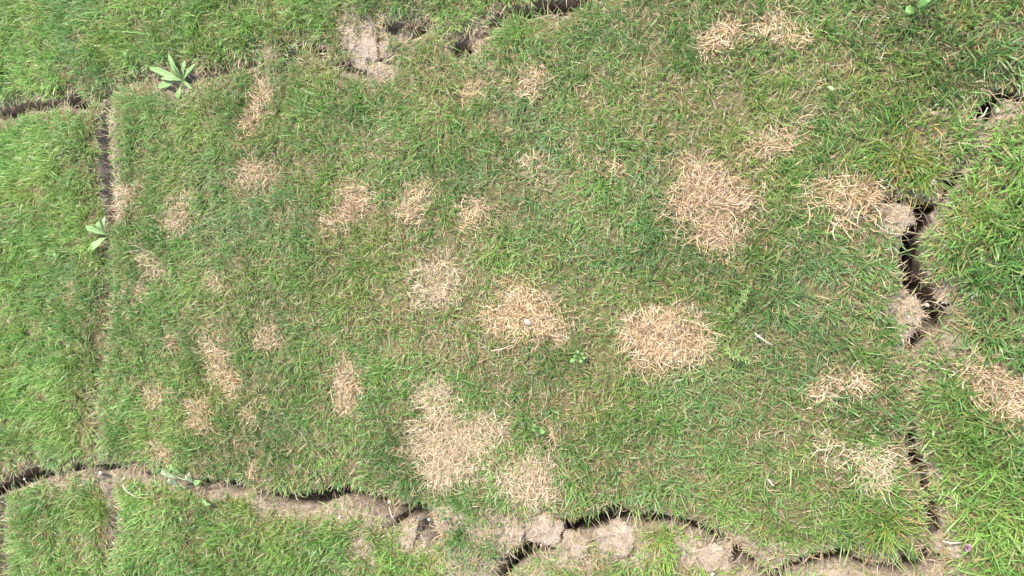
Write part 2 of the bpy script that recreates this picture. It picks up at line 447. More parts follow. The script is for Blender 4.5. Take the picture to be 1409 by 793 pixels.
# ------------------------------------------------------------------ ground mesh: fine where it is cracked or bare, coarse under the grass
def build_ground():
    H = 0.003
    nx, ny = int(round((X1 - X0) / H)), int(round((Y1 - Y0) / H))
    BC = 8
    cx, cy = np.meshgrid(np.arange(nx // BC), np.arange(ny // BC), indexing='ij')
    cx, cy = cx.ravel() * BC, cy.ravel() * BC
    mx, my = X0 + (cx + BC / 2) * H, Y0 + (cy + BC / 2) * H
    d = crack(mx, my)[0]; b = bare(mx, my)
    fine = (d < 0.032) | (b > 0.15)
    quads = []
    for mask, step in ((fine, 1), (~fine, 4)):
        ax, ay = cx[mask], cy[mask]
        for i in range(0, BC, step):
            for j in range(0, BC, step):
                x, y = ax + i, ay + j
                quads.append(np.stack([x * 10000 + y, (x + step) * 10000 + y, (x + step) * 10000 + y + step, x * 10000 + y + step], 1))
    q = np.concatenate(quads)
    ids, inv = np.unique(q, return_inverse=True)
    inv = inv.reshape(q.shape)
    ix, iy = ids // 10000, ids % 10000
    x, y = X0 + ix * H, Y0 + iy * H
    cr = crack(x, y); b = bare(x, y)
    z = height(x, y, cr, b)
    soil = np.maximum(np.maximum(b, np.clip(1 - cr[0] / 0.010, 0, 1) * np.clip(cr[4] / 0.03, 0.3, 1)), 0.25 * dead(x, y))
    v = np.stack([x, y, z], 1)
    # the sheet goes on to the horizon
    R = 150.0
    o0 = len(v)
    ex = np.array([[X0, Y0, 0], [X1, Y0, 0], [X1, Y1, 0], [X0, Y1, 0], [-R, -R, 0], [R, -R, 0], [R, R, 0], [-R, R, 0]], float)
    v = np.concatenate([v, ex]); soil = np.concatenate([soil, np.zeros(8)])
    far = np.array([[4, 5, 1, 0], [5, 6, 2, 1], [6, 7, 3, 2], [7, 4, 0, 3]]) + o0
    inv = np.concatenate([inv, far])
    n = len(inv)
    g = np_mesh('ground', v, inv.ravel(), np.arange(n) * 4, np.full(n, 4), M_GROUND, [('bare', 'FLOAT', 'value', soil)])
    tag(g, 'dry grey-brown clay ground split by deep cracks', 'ground', kind='structure')
build_ground()

# ------------------------------------------------------------------ blades
def blades(name, root, az, tilt, bend, curl, L, W, c0, c1, material, segs=3, twist=None, floor=True):
    """ribbons: root (n,3), az heading, tilt angle from vertical at the root, bend added along the length, curl = heading change"""
    n = len(root)
    if twist is None: twist = rng.normal(0, 0.5, n)
    fr = {2: [0, .55, 1], 3: [0, .38, .74, 1], 4: [0, .28, .55, .8, 1]}[segs]
    wf = {2: [.8, 1.0], 3: [.75, 1.0, .72], 4: [.7, 1.0, .9, .6]}[segs]
    nv = segs * 2 + 1
    V = np.empty((n, nv, 3)); C = np.empty((n, nv, 4)); C[:, :, 3] = 1
    p = root.copy()
    for k in range(segs + 1):
        s = fr[k]
        if k:
            sm = (fr[k - 1] + s) / 2
            a = np.clip(tilt + bend * sm, -2.6, 2.6); h = az + curl * sm
            step = (L * (s - fr[k - 1]))[:, None]
            p = p + step * np.stack([np.sin(a) * np.cos(h), np.sin(a) * np.sin(h), np.cos(a)], 1)
            if floor is not None:
                p[:, 2] = np.where(floor, np.maximum(p[:, 2], root[:, 2] + 0.0015), p[:, 2])
        a = np.clip(tilt + bend * s, -2.6, 2.6); h = az + curl * s
        side = np.stack([-np.sin(h), np.cos(h), np.zeros(n)], 1)
        nor = np.stack([-np.cos(a) * np.cos(h), -np.cos(a) * np.sin(h), np.sin(a)], 1)
        wd = side * np.cos(twist)[:, None] + nor * np.sin(twist)[:, None]
        cc = c0 + (c1 - c0) * (s ** 0.8)
        if k < segs:
            V[:, 2 * k] = p - wd * (W * wf[k] / 2)[:, None]
            V[:, 2 * k + 1] = p + wd * (W * wf[k] / 2)[:, None]
            C[:, 2 * k, :3] = cc; C[:, 2 * k + 1, :3] = cc
        else:
            V[:, nv - 1] = p; C[:, nv - 1, :3] = cc
    base = (np.arange(n) * nv)[:, None]
    pat, tot = [], []
    for k in range(segs - 1):
        pat += [2 * k, 2 * k + 1, 2 * k + 3, 2 * k + 2]; tot.append(4)
    pat += [2 * segs - 2, 2 * segs - 1, 2 * segs]; tot.append(3)
    loops = (base + np.array(pat)[None]).ravel()
    tots = np.tile(tot, n)
    starts = np.concatenate([[0], np.cumsum(tots)[:-1]])
    return np_mesh(name, V.reshape(-1, 3), loops, starts, tots, material, [('blade_colour', 'FLOAT_COLOR', 'color', C.reshape(-1, 4))])

CENTRAL = [(147,138),(162,124),(214,106),(254,114),(292,97),(345,86),(392,83),(432,66),(475,96),(541,81),(565,40),(622,62),(667,45),(693,16),(747,6),(800,-2),
 (870,-40),(900,-400),(1900,-400),(1900,60),(1500,100),(1409,127),(1362,150),(1325,243),(1268,287),(1259,360),(1285,421),(1260,475),(1255,605),(1283,700),(1288,758),(1224,783),
 (1115,778),(1052,792),(1000,756),(928,719),(842,714),(757,744),(694,786),(640,792),(592,746),(573,702),(506,695),(423,690),(328,673),(229,662),(144,649),
 (126,545),(142,460),(147,362),(145,289),(141,187)]
def inside(px, py, poly):
    r = np.zeros(len(px), bool)
    n = len(poly)
    for i in range(n):
        (xa, ya), (xb, yb) = poly[i], poly[i - 1]
        c = ((ya > py) != (yb > py)) & (px < (xb - xa) * (py - ya) / (yb - ya + 1e-12) + xa)
        r ^= c
    return r
CW = [tuple(map(float, P(a, b))) for a, b in CENTRAL if a < 1600 and b > -200]
CW_poly = [tuple(map(float, P(min(max(a, -200), 1700), min(max(b, -250), 1100)))) for a, b in CENTRAL]

def block_of(x, y):
    px, py = TOPX(x, y)
    r = np.where(px > 1100, 5, np.where(py < 400, 1, 4))
    lo = px < 150
    r = np.where(lo, np.where(py < 146, 1, np.where(py < 655, 2, 3)), r)
    return np.where(inside(x, y, CW_poly), 0, r)

BLOCKS = [('short worn grass on the turf block ringed by cracks and spotted with dead patches', 'grass'),
          ('lush bright grass on the turf beyond the crack with the broad-leaved weed', 'grass'),
          ('lush grass strip on the far side of the narrow crack with the pale sprouting weed', 'grass'),
          ('thick green grass on the small corner turf block cut off by bare furrows', 'grass'),
          ('green grass on the turf beyond the scalloped crack with the bare clods', 'grass'),
          ('long coarse green grass on the far side of the wide black crack', 'grass')]

LIN = lambda r, g, b: np.array([((c / 255 + 0.055) / 1.055) ** 2.4 if c > 10 else c / 3294 for c in (r, g, b)])

def grass_field():
    # tufts spread over the visible turf and a margin round it
    def tufts(n, keep):
        x = rng.uniform(X0 - 1.6, X1 + 1.6, n); y = rng.uniform(Y0 - 1.6, Y1 + 1.6, n)
        k = keep(x, y)
        return x[k], y[k]
    def trap(x, y, m):
        half = 0.49 + (0.35 - x) * 0.135 + m
        return (x > -2.16 - m) & (x < 0.35 + m) & (np.abs(y) < half)
    area = (X1 - X0 + 3.2) * (Y1 - Y0 + 3.2)
    near = tufts(int(area * 5000), lambda x, y: trap(x, y, 0.22))
    mid = tufts(int(area * 700), lambda x, y: trap(x, y, 0.75) & ~trap(x, y, 0.22))
    far = tufts(int(area * 170), lambda x, y: ~trap(x, y, 0.75))
    out = []
    for (tx, ty), per, big in ((near, 13, 1.0), (mid, 11, 1.5), (far, 8, 2.6)):
        nt_ = len(tx)
        cnt = rng.poisson(per, nt_)
        ti = np.repeat(np.arange(nt_), cnt)
        n = len(ti)
        oa = rng.uniform(0, 2 * np.pi, n); orr = np.abs(rng.normal(0, 0.009 * big, n))
        x, y = tx[ti] + orr * np.cos(oa), ty[ti] + orr * np.sin(oa)
        tr = rng.random(nt_)[ti]; tr2 = rng.random(nt_)[ti]; tr3 = rng.normal(0, 1, nt_)[ti]
        out.append(np.stack([x, y, oa, tr, tr2, tr3, np.full(n, big)], 1))
    A = np.concatenate(out)
    x, y, oa, tr, tr2, tr3, big = A.T
    cr = crack(x, y); b = bare(x, y); d = cr[0]; bw = bare(x, y, 0.06)
    dd = dead(x, y); dw = dead(x, y, 0.45); ff = faint(x, y)
    shal = np.clip((0.034 - cr[4]) / 0.02, 0, 1)
    keep = ((d > 0.001) & (rng.random(len(x)) < 0.45 + d / 0.010)) | (rng.random(len(x)) < 0.75 * shal) & (rng.random(len(x)) > b * 1.02) & (rng.random(len(x)) > 0.93 * np.clip(dd * 1.2, 0, 1))
    # sparser, matted turf in the middle
    blk = block_of(x, y)
    px, py = TOPX(x, y)
    cen = blk == 0
    thin = np.where(cen, 0.04 + 0.4 * np.clip(fbm(x, y, 0.16, 100, 3) + 0.15, 0, 0.6), 0.0)
    keep &= rng.random(len(x)) > thin + 0.45 * ff
    A = A[keep]; x, y, oa, tr, tr2, tr3, big = A.T
    d, gx, gy = d[keep], cr[2][keep], cr[3][keep]
    b, bw, dw, dd, ff, blk, px, py, cen = b[keep], bw[keep], dw[keep], dd[keep], ff[keep], blk[keep], px[keep], py[keep], cen[keep]
    n = len(x)
    z = height(x, y)
    # heading: outwards from the tuft, swayed by a slow field; over the cracks the blades hang into the gap
    sway = 2 * np.pi * 2.2 * fbm(x, y, 0.28, 110, 2)
    hx, hy = np.cos(oa) + 0.6 * np.cos(sway) + rng.normal(0, 0.8, n), np.sin(oa) + 0.6 * np.sin(sway) + rng.normal(0, 0.8, n)
    rim = np.clip(1 - d / 0.045, 0, 1)
    hang = rng.random(n) < np.where(px < 650, 0.42, np.where(py > 520, 0.42, 0.28))
    hx -= np.where(hang, 2.2, 0.2) * rim * gx; hy -= np.where(hang, 2.2, 0.2) * rim * gy
    az = np.arctan2(hy, hx)
    coarse = np.clip((px - 1120) / 160, 0, 1) * np.where(blk == 0, 0.85, 1.0)
    leftn = np.clip((460 - px) / 250, 0, 1)
    lush = np.where(cen, 0.22 + 0.35 * leftn + 0.45 * coarse, 1.0) * (1 - 0.45 * ff)
    patch = fbm(x, y, 0.20, 120, 3)
    L = (0.025 + 0.005 * lush + 0.006 * coarse) * np.exp(rng.normal(0, 0.28, n) + 0.10 * tr3) * (1 + 0.15 * (big - 1)) * (1 - 0.30 * np.clip(1 - d / 0.06, 0, 1) * (1 + 0.5 * coarse)) * (1 - 0.3 * np.clip(dw * 1.4, 0, 1)) * (1 - 0.5 * np.clip(bw * 1.6, 0, 1))
    W = (0.0014 + 0.0003 * lush + 0.00025 * coarse) * np.exp(rng.normal(0, 0.22, n)) * big
    tilt = np.abs(rng.normal(0.5 - 0.12 * lush, 0.36, n)) + 0.3 * rim * rng.random(n)
    bend = np.abs(rng.normal(0.95 - 0.15 * lush, 0.55, n)) + 0.6 * rim
    curl = rng.normal(0, 0.5, n)
    # colours: each blade has its own, tufts and patches differ
    deep, mid_, bright, yel, blue = LIN(64,102,44), LIN(90,134,58), LIN(126,170,80), LIN(136,160,70), LIN(98,138,84)
    straw, pale, brown = LIN(170,146,102), LIN(168,158,124), LIN(120,98,60)
    t = np.clip(0.45 + 0.45 * (lush - 0.5) - 0.24 * coarse + 1.2 * patch + 0.13 * tr3 + rng.normal(0, 0.18, n), 0, 1)[:, None]
    tip = np.where(t < 0.5, deep + (mid_ - deep) * t * 2, mid_ + (bright - mid_) * (t - 0.5) * 2)
    my = np.clip(1.6 * fbm(x, y, 0.13, 130, 2) + 0.1 + 0.4 * (tr - 0.5) + rng.normal(0, .15, n) - 0.06, 0, 0.55)[:, None]
    tip = tip + (yel - tip) * my
    mb = np.clip(1.7 * fbm(x, y, 0.17, 136, 2) - 0.15 + 0.4 * (tr2 - 0.5), 0, 0.8)[:, None]
    tip = tip + (blue - tip) * mb
    pdry = np.clip(np.where(cen, 0.12, 0.07) + 0.08 * coarse + 0.75 * ff + 0.6 * dd + 0.35 * b + 0.22 * rim + 0.6 * fbm(x, y, 0.10, 140, 3), 0.03, 0.85)
    pdry *= np.where(cen, 1 - 0.35 * leftn, 1)
    u = rng.random(n); isdry = u < pdry
    k = rng.random(n)[:, None]
    dry = np.where(k < 0.5, straw, np.where(k < 0.75, pale, brown)) * rng.uniform(0.75, 1.1, (n, 1))
    halfdry = (~isdry) & (rng.random(n) < 0.16)
    tipc = np.where(isdry[:, None], dry, tip)
    tipc = np.where(halfdry[:, None], 0.4 * tip + 0.6 * straw, tipc)
    rootc = np.where(isdry[:, None], dry * 0.85, tip * np.array([0.95, 0.85, 0.95]))
    pr = (rng.random(n) < 0.3)[:, None]
    rootc = np.where(pr & ~isdry[:, None], 0.5 * rootc + 0.5 * pale * 0.8, rootc)
    # dry stems lie lower
    tilt = np.where(isdry, tilt + 0.5, tilt); L = np.where(isdry, L * 0.85, L); W = np.where(isdry, W * 0.85, W)
    floor = d > 0.05
    root = np.stack([x, y, z - 0.001], 1)
    fw = px
    names = {}
    for i, (lab, cat) in enumerate(BLOCKS):
        m = blk == i
        if not m.any(): continue
        o = blades('grass', root[m], az[m], tilt[m], bend[m], curl[m], L[m], W[m], rootc[m], tipc[m], M_GRASS, 3, floor=floor[m])
        tag(o, lab, cat, kind='stuff')
    return n
NB = grass_field()

def thatch():
    """short dry bits and fibres lying on the soil between the blades and on the bare rims"""
    n = 110000
    x = rng.uniform(-2.35, 0.55, n); y = rng.uniform(-1.05, 1.05, n)
    half = 0.49 + (0.35 - x) * 0.135 + 0.15
    k = np.abs(y) < half
    x, y = x[k], y[k]
    cr = crack(x, y); b = bare(x, y); blk = block_of(x, y)
    k = (cr[0] > 0.0) & (rng.random(len(x)) < np.where(b > 0.4, 1.0, np.where(blk == 0, 0.32, 0.22)))
    x, y, b, d = x[k], y[k], b[k], cr[0][k]
    n = len(x)
    z = height(x, y) + rng.uniform(0, 0.010, n) * (1 - 0.9 * b)
    tan, grey, brn = LIN(165,145,110), LIN(155,145,122), LIN(120,100,70)
    kk = rng.random(n)[:, None]
    c = np.where(kk < 0.45, tan, np.where(kk < 0.75, grey, brn)) * rng.uniform(0.7, 1.1, (n, 1))
    az = rng.uniform(0, 2 * np.pi, n); tl = rng.normal(1.45, 0.2, n); bd = rng.normal(0, 0.5, n)
    Lh = rng.uniform(0.010, 0.032, n); Wd = rng.uniform(0.0008, 0.0016, n); fl = d > 0.03
    # strands hanging from the broken edges into the cracks
    m = 60000
    ex = rng.uniform(-2.35, 0.55, m); ey = rng.uniform(-1.05, 1.05, m)
    ce = crack(ex, ey)
    k = (ce[0] > -0.003) & (ce[0] < 0.016)
    ex, ey, gx, gy = ex[k], ey[k], ce[2][k], ce[3][k]
    m = len(ex)
    ez = height(ex, ey) + 0.002
    ea = np.arctan2(-gy, -gx) + rng.normal(0, 0.7, m)
    kk = rng.random(m)[:, None]
    ec = np.where(kk < 0.4, tan, np.where(kk < 0.65, grey, np.where(kk < 0.8, brn, LIN(120,140,78)))) * rng.uniform(0.8, 1.15, (m, 1))
    c = np.concatenate([c, ec])
    o = blades('thatch', np.concatenate([np.stack([x, y, z + 0.0015], 1), np.stack([ex, ey, ez], 1)]), np.concatenate([az, ea]),
               np.concatenate([tl, rng.normal(1.0, 0.3, m)]), np.concatenate([bd, np.abs(rng.normal(0.9, 0.5, m))]),
               np.concatenate([rng.normal(0, 1.2, n), rng.normal(0, 0.7, m)]),
               np.concatenate([Lh, rng.uniform(0.015, 0.045, m)]), np.concatenate([Wd, rng.uniform(0.0008, 0.0017, m)]), c, c * 0.95, M_STRAW, 2,
               floor=np.concatenate([fl, np.zeros(m, bool)]))
    tag(o, 'loose dry fibres and thatch strewn over the soil', 'thatch', kind='stuff')
thatch()

# ------------------------------------------------------------------ dead patches
def dead_patches():
    c_a, c_b, c_c, c_d = LIN(200,174,136), LIN(182,152,112), LIN(192,178,152), LIN(124,98,64)
    for lab, grp, s, lobes in DEAD:
        X, Y = [], []
        for (cx, cy, rx, ry, ang) in lobes:
            px, py = P(cx, cy); m = PXM(cx)
            r = 1.5 * max(rx, ry) / m
            nn = int(4 * r * r * (135000 * s ** 0.85))
            qx, qy = px + rng.uniform(-r, r, nn), py + rng.uniform(-r, r, nn)
            f = blob(qx, qy, cx, cy, rx, ry, ang) - 1.25 * fbm(qx, qy, 0.05, 70, 3)
            k = rng.random(nn) < np.clip((1.25 - f) / 0.95, 0, 1) ** 1.15
            X.append(qx[k]); Y.append(qy[k])
        x, y = np.concatenate(X), np.concatenate(Y)
        x = x + rng.normal(0, .007, len(x)); y = y + rng.normal(0, .007, len(x)); d = crack(x, y)[0]; b = bare(x, y)
        k = (d > 0.004) & (rng.random(len(x)) > 0.85 * b); x, y, d = x[k], y[k], d[k]
        n = len(x)
        px, py = TOPX(x, y)
        near = np.clip((px - 500) / 800, 0, 1)
        z = height(x, y) + rng.random(n) ** 1.5 * 0.008
        u = rng.random(n)[:, None]
        c = np.where(u < 0.42, c_a, np.where(u < 0.68, c_b, np.where(u < 0.82, c_c, c_d))) * rng.uniform(0.8, 1.08, (n, 1))
        age = rng.random(); c = c * (0.92 + 0.14 * rng.random()) ; c = c + (c.mean(1, keepdims=True) * np.array([1.06, 1.0, 0.86]) - c) * 0.16 * age
        if 'whitish' in lab or 'bleached' in lab: c = 0.6 * c + 0.4 * c_c
        tilt = np.abs(rng.normal(1.2, 0.35, n)); bend = rng.normal(0.4, 0.8, n)
        L = (0.022 + 0.011 * near) * np.exp(rng.normal(0, 0.3, n))
        W = (0.0010 + 0.0003 * near) * np.exp(rng.normal(0, 0.2, n))
        o = blades('dead_grass_patch', np.stack([x, y, z], 1), rng.uniform(0, 2 * np.pi, n), tilt, bend, rng.normal(0, 1.5, n), L, W,
                   c * 0.9, c, M_STRAW, 4, floor=d > 0.04)
        tag(o, lab, 'dead grass', 'small dead spots in the lawn' if grp else None)
dead_patches()

# ------------------------------------------------------------------ coarse tufts that stand out
def tuft(px, py, nb, L, W, spread, c_lo, c_hi, lab, lean=(0, 0), dryf=0.15, name='grass_tuft'):
    cx, cy = map(float, P(px, py))
    a = rng.uniform(0, 2 * np.pi, nb); r = np.minimum(np.abs(rng.normal(0, spread, nb)), 1.9 * spread)
    x, y = cx + r * np.cos(a), cy + r * np.sin(a)
    d = crack(x, y)[0]
    k = (d > 0) & (block_of(x, y) == block_of(np.array([cx]), np.array([cy]))[0]); x, y, a = x[k], y[k], a[k]; n = len(x)
    z = height(x, y)
    az = np.arctan2(np.sin(a) + lean[1] + rng.normal(0, .9, n), np.cos(a) + lean[0] + rng.normal(0, .9, n))
    t = rng.random((n, 1))
    c = LIN(*c_lo) + (LIN(*c_hi) - LIN(*c_lo)) * t
    dr = rng.random(n) < dryf
    c = np.where(dr[:, None], LIN(166,140,88) * rng.uniform(.8, 1.1, (n, 1)), c)
    L *= 0.82; W *= 0.85; c = c * 0.9
    o = blades(name, np.stack([x, y, z - 0.001], 1), az, np.abs(rng.normal(0.55, 0.3, n)), np.abs(rng.normal(0.8, 0.4, n)), rng.normal(0, .3, n),
               L * np.exp(rng.normal(0, .25, n)), W * np.exp(rng.normal(0, .2, n)), c * 0.9, c, M_GRASS, 4, floor=np.zeros(n, bool))
    tag(o, lab, 'grass tuft')
tuft(1218,722,260,.050,.0022,.042,(86,122,48),(136,156,72),'coarse yellow-green tuft overhanging the corner where two cracks meet',(.15,-.25),.12)
tuft(1238,215,220,.044,.0021,.042,(104,124,46),(146,152,66),'yellowish tuft at the head of the wide black crack',(0,-.2),.22)
tuft(1272,243,110,.046,.0021,.020,(88,122,50),(136,154,76),'green tuft drooping over the clod at the head of the wide crack',(-.1,-.9),.1)
tuft(742,80,110,.036,.0018,.018,(86,126,60),(128,158,92),'pale green tuft growing out of a compact dead patch',(-.5,.5),.12)
tuft(712,42,220,.040,.0019,.034,(82,126,50),(124,160,78),'lush tuft leaning over the dark slot beside it',(-.2,.5),.08)
tuft(906,742,130,.036,.0019,.024,(104,134,54),(146,160,76),'light yellow-green tuft on the bare rim of the scalloped crack',(0,.2),.15)
tuft(632,738,120,.036,.0018,.017,(72,112,58),(104,142,80),'bluish green tuft on the bare earth between the clods',(.3,-.2),.08)
tuft(140,700,200,.036,.0017,.032,(84,124,40),(126,154,56),'thick yellow-green tuft beside the bare furrow',(.3,.3),.06)

# ------------------------------------------------------------------ clods of dry clay
def clod(px, py, rx, ry, h, lab, ang=0, sink=0.45, seed=0):
    cx, cy = map(float, P(px, py)); m = float(PXM(px))
    bm = bmesh.new()
    bmesh.ops.create_icosphere(bm, subdivisions=4, radius=1.0)
    o3 = Vector((seed * 3.1, seed * 1.7, seed * 0.9))
    ca, sa = math.cos(math.radians(ang)), math.sin(math.radians(ang))
    z0 = float(height(np.array([cx]), np.array([cy]))[0])
    z0 = max(z0, -0.03)
    for v in bm.verts:
        p = v.co.copy()
        k = 1 + 0.42 * mnoise.noise(p * 1.2 + o3) + 0.26 * mnoise.noise(p * 2.6 + o3) + 0.15 * mnoise.noise(p * 6 + o3) + 0.06 * mnoise.noise(p * 16 + o3)
        cell = mnoise.voronoi(p * 2.6 + o3)[0]
        k -= 0.10 * max(0, 1 - (cell[1] - cell[0]) * 7)
        k += 0.05 * mnoise.noise(p * 34 + o3)
        p *= k
        # flatten the top a little, like a broken crumb of turf
        p.z = p.z if p.z < 0.45 else 0.45 + (p.z - 0.45) * 0.45
        ux, uy = p.x * rx / m, p.y * ry / m
        v.co = ((ux * ca - uy * sa) * 1.25, (ux * sa + uy * ca) * 1.25, p.z * h)
    me = bpy.data.meshes.new('soil_clod'); bm.to_mesh(me); bm.free()
    me.polygons.foreach_set('use_smooth', [True] * len(me.polygons))
    me.materials.append(M_CLOD)
    o = bpy.data.objects.new('soil_clod', me); col.objects.link(o)
    o.location = (cx, cy, z0 - 0.42 * h)
    tag(o, lab, 'soil clod', 'clay clods along the cracks')
    vv = np.array([v.co for v in me.vertices]); vv = vv[vv[:, 2] > 0.25 * h]
    nf = min(150, int(9 * rx * ry / 20) + 30)
    rt = vv[rng.integers(0, len(vv), nf)] + np.array([0, 0, 0.001])
    cc = LIN(168,148,116) * rng.uniform(0.65, 1.15, (nf, 1))
    fb = blades('dry_fibre', rt, rng.uniform(0, 2 * np.pi, nf), rng.normal(1.4, .2, nf), rng.normal(.2, .4, nf), rng.normal(0, 1.2, nf),
                rng.uniform(.008, .024, nf), rng.uniform(.0007, .0013, nf), cc, cc, M_STRAW, 2, floor=None)
    fb.parent = o; fb['kind'] = 'stuff'
clod(1251,428,16,17,.026,'rounded clay clod bulging into the wide black crack',20,seed=1)
clod(1244,459,9,11,.022,'small clay clod beside the bulging one at the wide crack end',0,seed=2)
clod(1236,299,17,15,.022,'clay clod between a dead patch and the head of the wide crack',-15,seed=3)
clod(1283,260,15,14,.026,'clay clod with a pale pebble under the drooping tuft',0,seed=4)
clod(1304,405,12,11,.018,'clay clod on the far lip of the wide black crack',0,seed=5)
clod(492,56,20,31,.030,'large fibrous clay clod in the bare gap near the lush grass',12,seed=6)
clod(517,95,17,9,.020,'flat clay clod next to the large fibrous one',-5,seed=7)
clod(528,66,10,13,.020,'narrow clay clod beside the large fibrous one, across a thin split',0,seed=8)
clod(741,733,22,21,.030,'pale round clay clod on the inner lip of the scalloped crack',0,seed=9)
clod(702,730,15,17,.024,'grey clay clod beside the pale round one',0,seed=10)
clod(560,737,9,14,.028,'upright clay clod wedged in the fork of the crack',-12,seed=11)
clod(606,722,7,13,.026,'pale clay lip facing the wedged clod',10,seed=12)
clod(788,756,19,14,.026,'low clay clod on the outer lip of the scalloped crack',0,seed=13)
clod(846,747,22,19,.030,'broad clay clod in the hollow of the scalloped crack',0,seed=14)
clod(984,770,22,15,.026,'clay clod on the outer side of the slanting crack',35,seed=15)
clod(1300,756,12,13,.022,'clay clod across the corner crack from the coarse yellow-green tuft',0,seed=16)
clod(1212,772,26,8,.022,'pale clay lip under the coarse yellow-green tuft',5,seed=17)
clod(648,50,12,9,.020,'dark clay clod in the slot near the lush leaning tuft',-20,seed=18)

# ------------------------------------------------------------------ crumbs of soil on the bare lips
def crumbs():
    n = 60000
    x = rng.uniform(-2.3, 0.5, n); y = rng.uniform(-1.0, 1.0, n)
    b = bare(x, y); cr = crack(x, y)
    k = (rng.random(n) < b * 0.8) & (cr[0] > -0.002)
    x, y = x[k], y[k]; n = len(x)
    z = height(x, y)
    r = 0.0008 + 0.0032 * rng.random(n) ** 3.5
    base = np.array([[1,0,0],[-1,0,0],[0,1,0],[0,-1,0],[0,0,1],[0,0,-1]], float)
    V = base[None] * r[:, None, None] * rng.uniform(0.6, 1.3, (n, 6, 3)) + rng.normal(0, 0.22, (n, 6, 3)) * r[:, None, None]
    V[:, :, 2] *= 0.8
    V += np.stack([x, y, z + 0.3 * r], 1)[:, None, :]
    F = np.array([[0,2,4],[2,1,4],[1,3,4],[3,0,4],[2,0,5],[1,2,5],[3,1,5],[0,3,5]])
    loops = ((np.arange(n) * 6)[:, None, None] + F[None]).ravel()
    m = n * 8
    o = np_mesh('soil_crumbs', V.reshape(-1, 3), loops, np.arange(m) * 3, np.full(m, 3), M_CLOD, smooth=False)
    tag(o, 'loose crumbs of dry clay scattered along the bare crack edges', 'soil', kind='stuff')
crumbs()

# ------------------------------------------------------------------ weeds
def gz(x, y):
    d = crack(np.array([x]), np.array([y]))
    z = float(height(np.array([x]), np.array([y]))[0])
    return max(z, -0.02)

def empty(name, x, y, z):
    o = bpy.data.objects.new(name, None)
    col.objects.link(o); o.location = (x, y, z); o.empty_display_size = 0.02
    return o

def leaf(parent, b, t, w, material, lift=0.02, droop=0.0, shape='lance', fold=0.25, wave=0.0, bz=0.004):
    """blade of a broad leaf from pixel b to pixel t; w = width in pixels"""
    bx, by = map(float, P(*b)); tx, ty = map(float, P(*t))
    m = float(PXM((b[0] + t[0]) / 2)); w = w / m
    ox, oy, oz = parent.location
    dx, dy = tx - bx, ty - by
    Ln = math.hypot(dx, dy); sx, sy = -dy / Ln, dx / Ln
    N = 12
    V, F = [], []
    for i in range(N + 1):
        s = i / N
        if shape == 'lance': f = 0.13 + 0.87 * math.sin(math.pi * min(1, s ** 1.25)) ** 0.9 if s > 0.12 else 0.13
        elif shape == 'spoon': f = 0.14 + 0.86 * max(0, math.sin(math.pi * min(1, max(0, (s - 0.3) / 0.7)) ** 1.3)) ** 0.8
        else: f = math.sin(math.pi * (0.08 + 0.92 * s)) ** 0.6
        if i == N: f = 0.02
        z = bz + lift * math.sin(math.pi * min(1, s * 0.62 + 0.0)) - droop * s * s + wave * math.sin(s * 11)
        jx = 0.06 * w * math.sin(s * 17 + bx * 90)
        for j in (-1, -0.5, 0, 0.5, 1):
            o = j * w * 0.5 * f + jx * abs(j)
            zz = z + abs(j) * fold * w * 0.5 * f + wave * 0.5 * math.sin(s * 15 + j * 3)
            V.append((bx + dx * s + sx * o - ox, by + dy * s + sy * o - oy, zz))
    for i in range(N):
        for j in range(4):
            a = i * 5 + j
            F.append((a, a + 1, a + 6, a + 5))
    lf = mesh_obj('leaf', V, F, material, parent)
    mod = lf.modifiers.new('thickness', 'SOLIDIFY'); mod.thickness = 0.0006
    return lf

def stem(parent, pts, r, material, name='stem'):
    """pts: (px, py, height above base)"""
    ox, oy, oz = parent.location
    W = []
    for (a, b, h) in pts:
        x, y = map(float, P(a, b)); W.append(Vector((x - ox, y - oy, h)))
    V, F = [], []
    K = 6
    for i, p in enumerate(W):
        d = (W[min(i + 1, len(W) - 1)] - W[max(i - 1, 0)]).normalized()
        u = d.orthogonal().normalized(); v = d.cross(u)
        rr = r * (1 - 0.45 * i / (len(W) - 1))
        for k in range(K):
            a = 2 * math.pi * k / K
            V.append(p + u * (rr * math.cos(a)) + v * (rr * math.sin(a)))
    for i in range(len(W) - 1):
        for k in range(K):
            F.append((i * K + k, i * K + (k + 1) % K, (i + 1) * K + (k + 1) % K, (i + 1) * K + k))
    F.append(tuple(range(K))[::-1]); F.append(tuple((len(W) - 1) * K + k for k in range(K)))
    return mesh_obj(name, V, F, material, parent)

def weed(px, py, lab, name='broadleaf_weed', up=0.0):
    x, y = map(float, P(px, py))
    e = empty(name, x, y, gz(x, y) + up)
    return tag(e, lab, 'weed')

w = weed(254, 112, 'broad-leaved weed with a rosette of pale grey-green leaves on bare earth', up=.012)
for t, wd, lf, dr, sh in (((242,77),9,.020,.0,'lance'),((212,95),11,.014,.0,'lance'),((230,111),7,.018,.0,'lance'),((222,122),12,.008,.0,'spoon'),
                          ((247,94),4.5,.022,.0,'lance'),((261,85),9,.010,.0,'spoon'),((277,91),8,.014,.0,'lance'),((246,140),10,.004,.004,'spoon'),((268,124),6,.004,.003,'lance')):
    leaf(w, (254,111.5), t, wd * .8, M_PALE, lf, dr, sh, bz=.012)
stem(w, [(254,112,-.012),(254,111.5,.004),(253.5,111,.010)], .0035, M_PALE, 'crown')

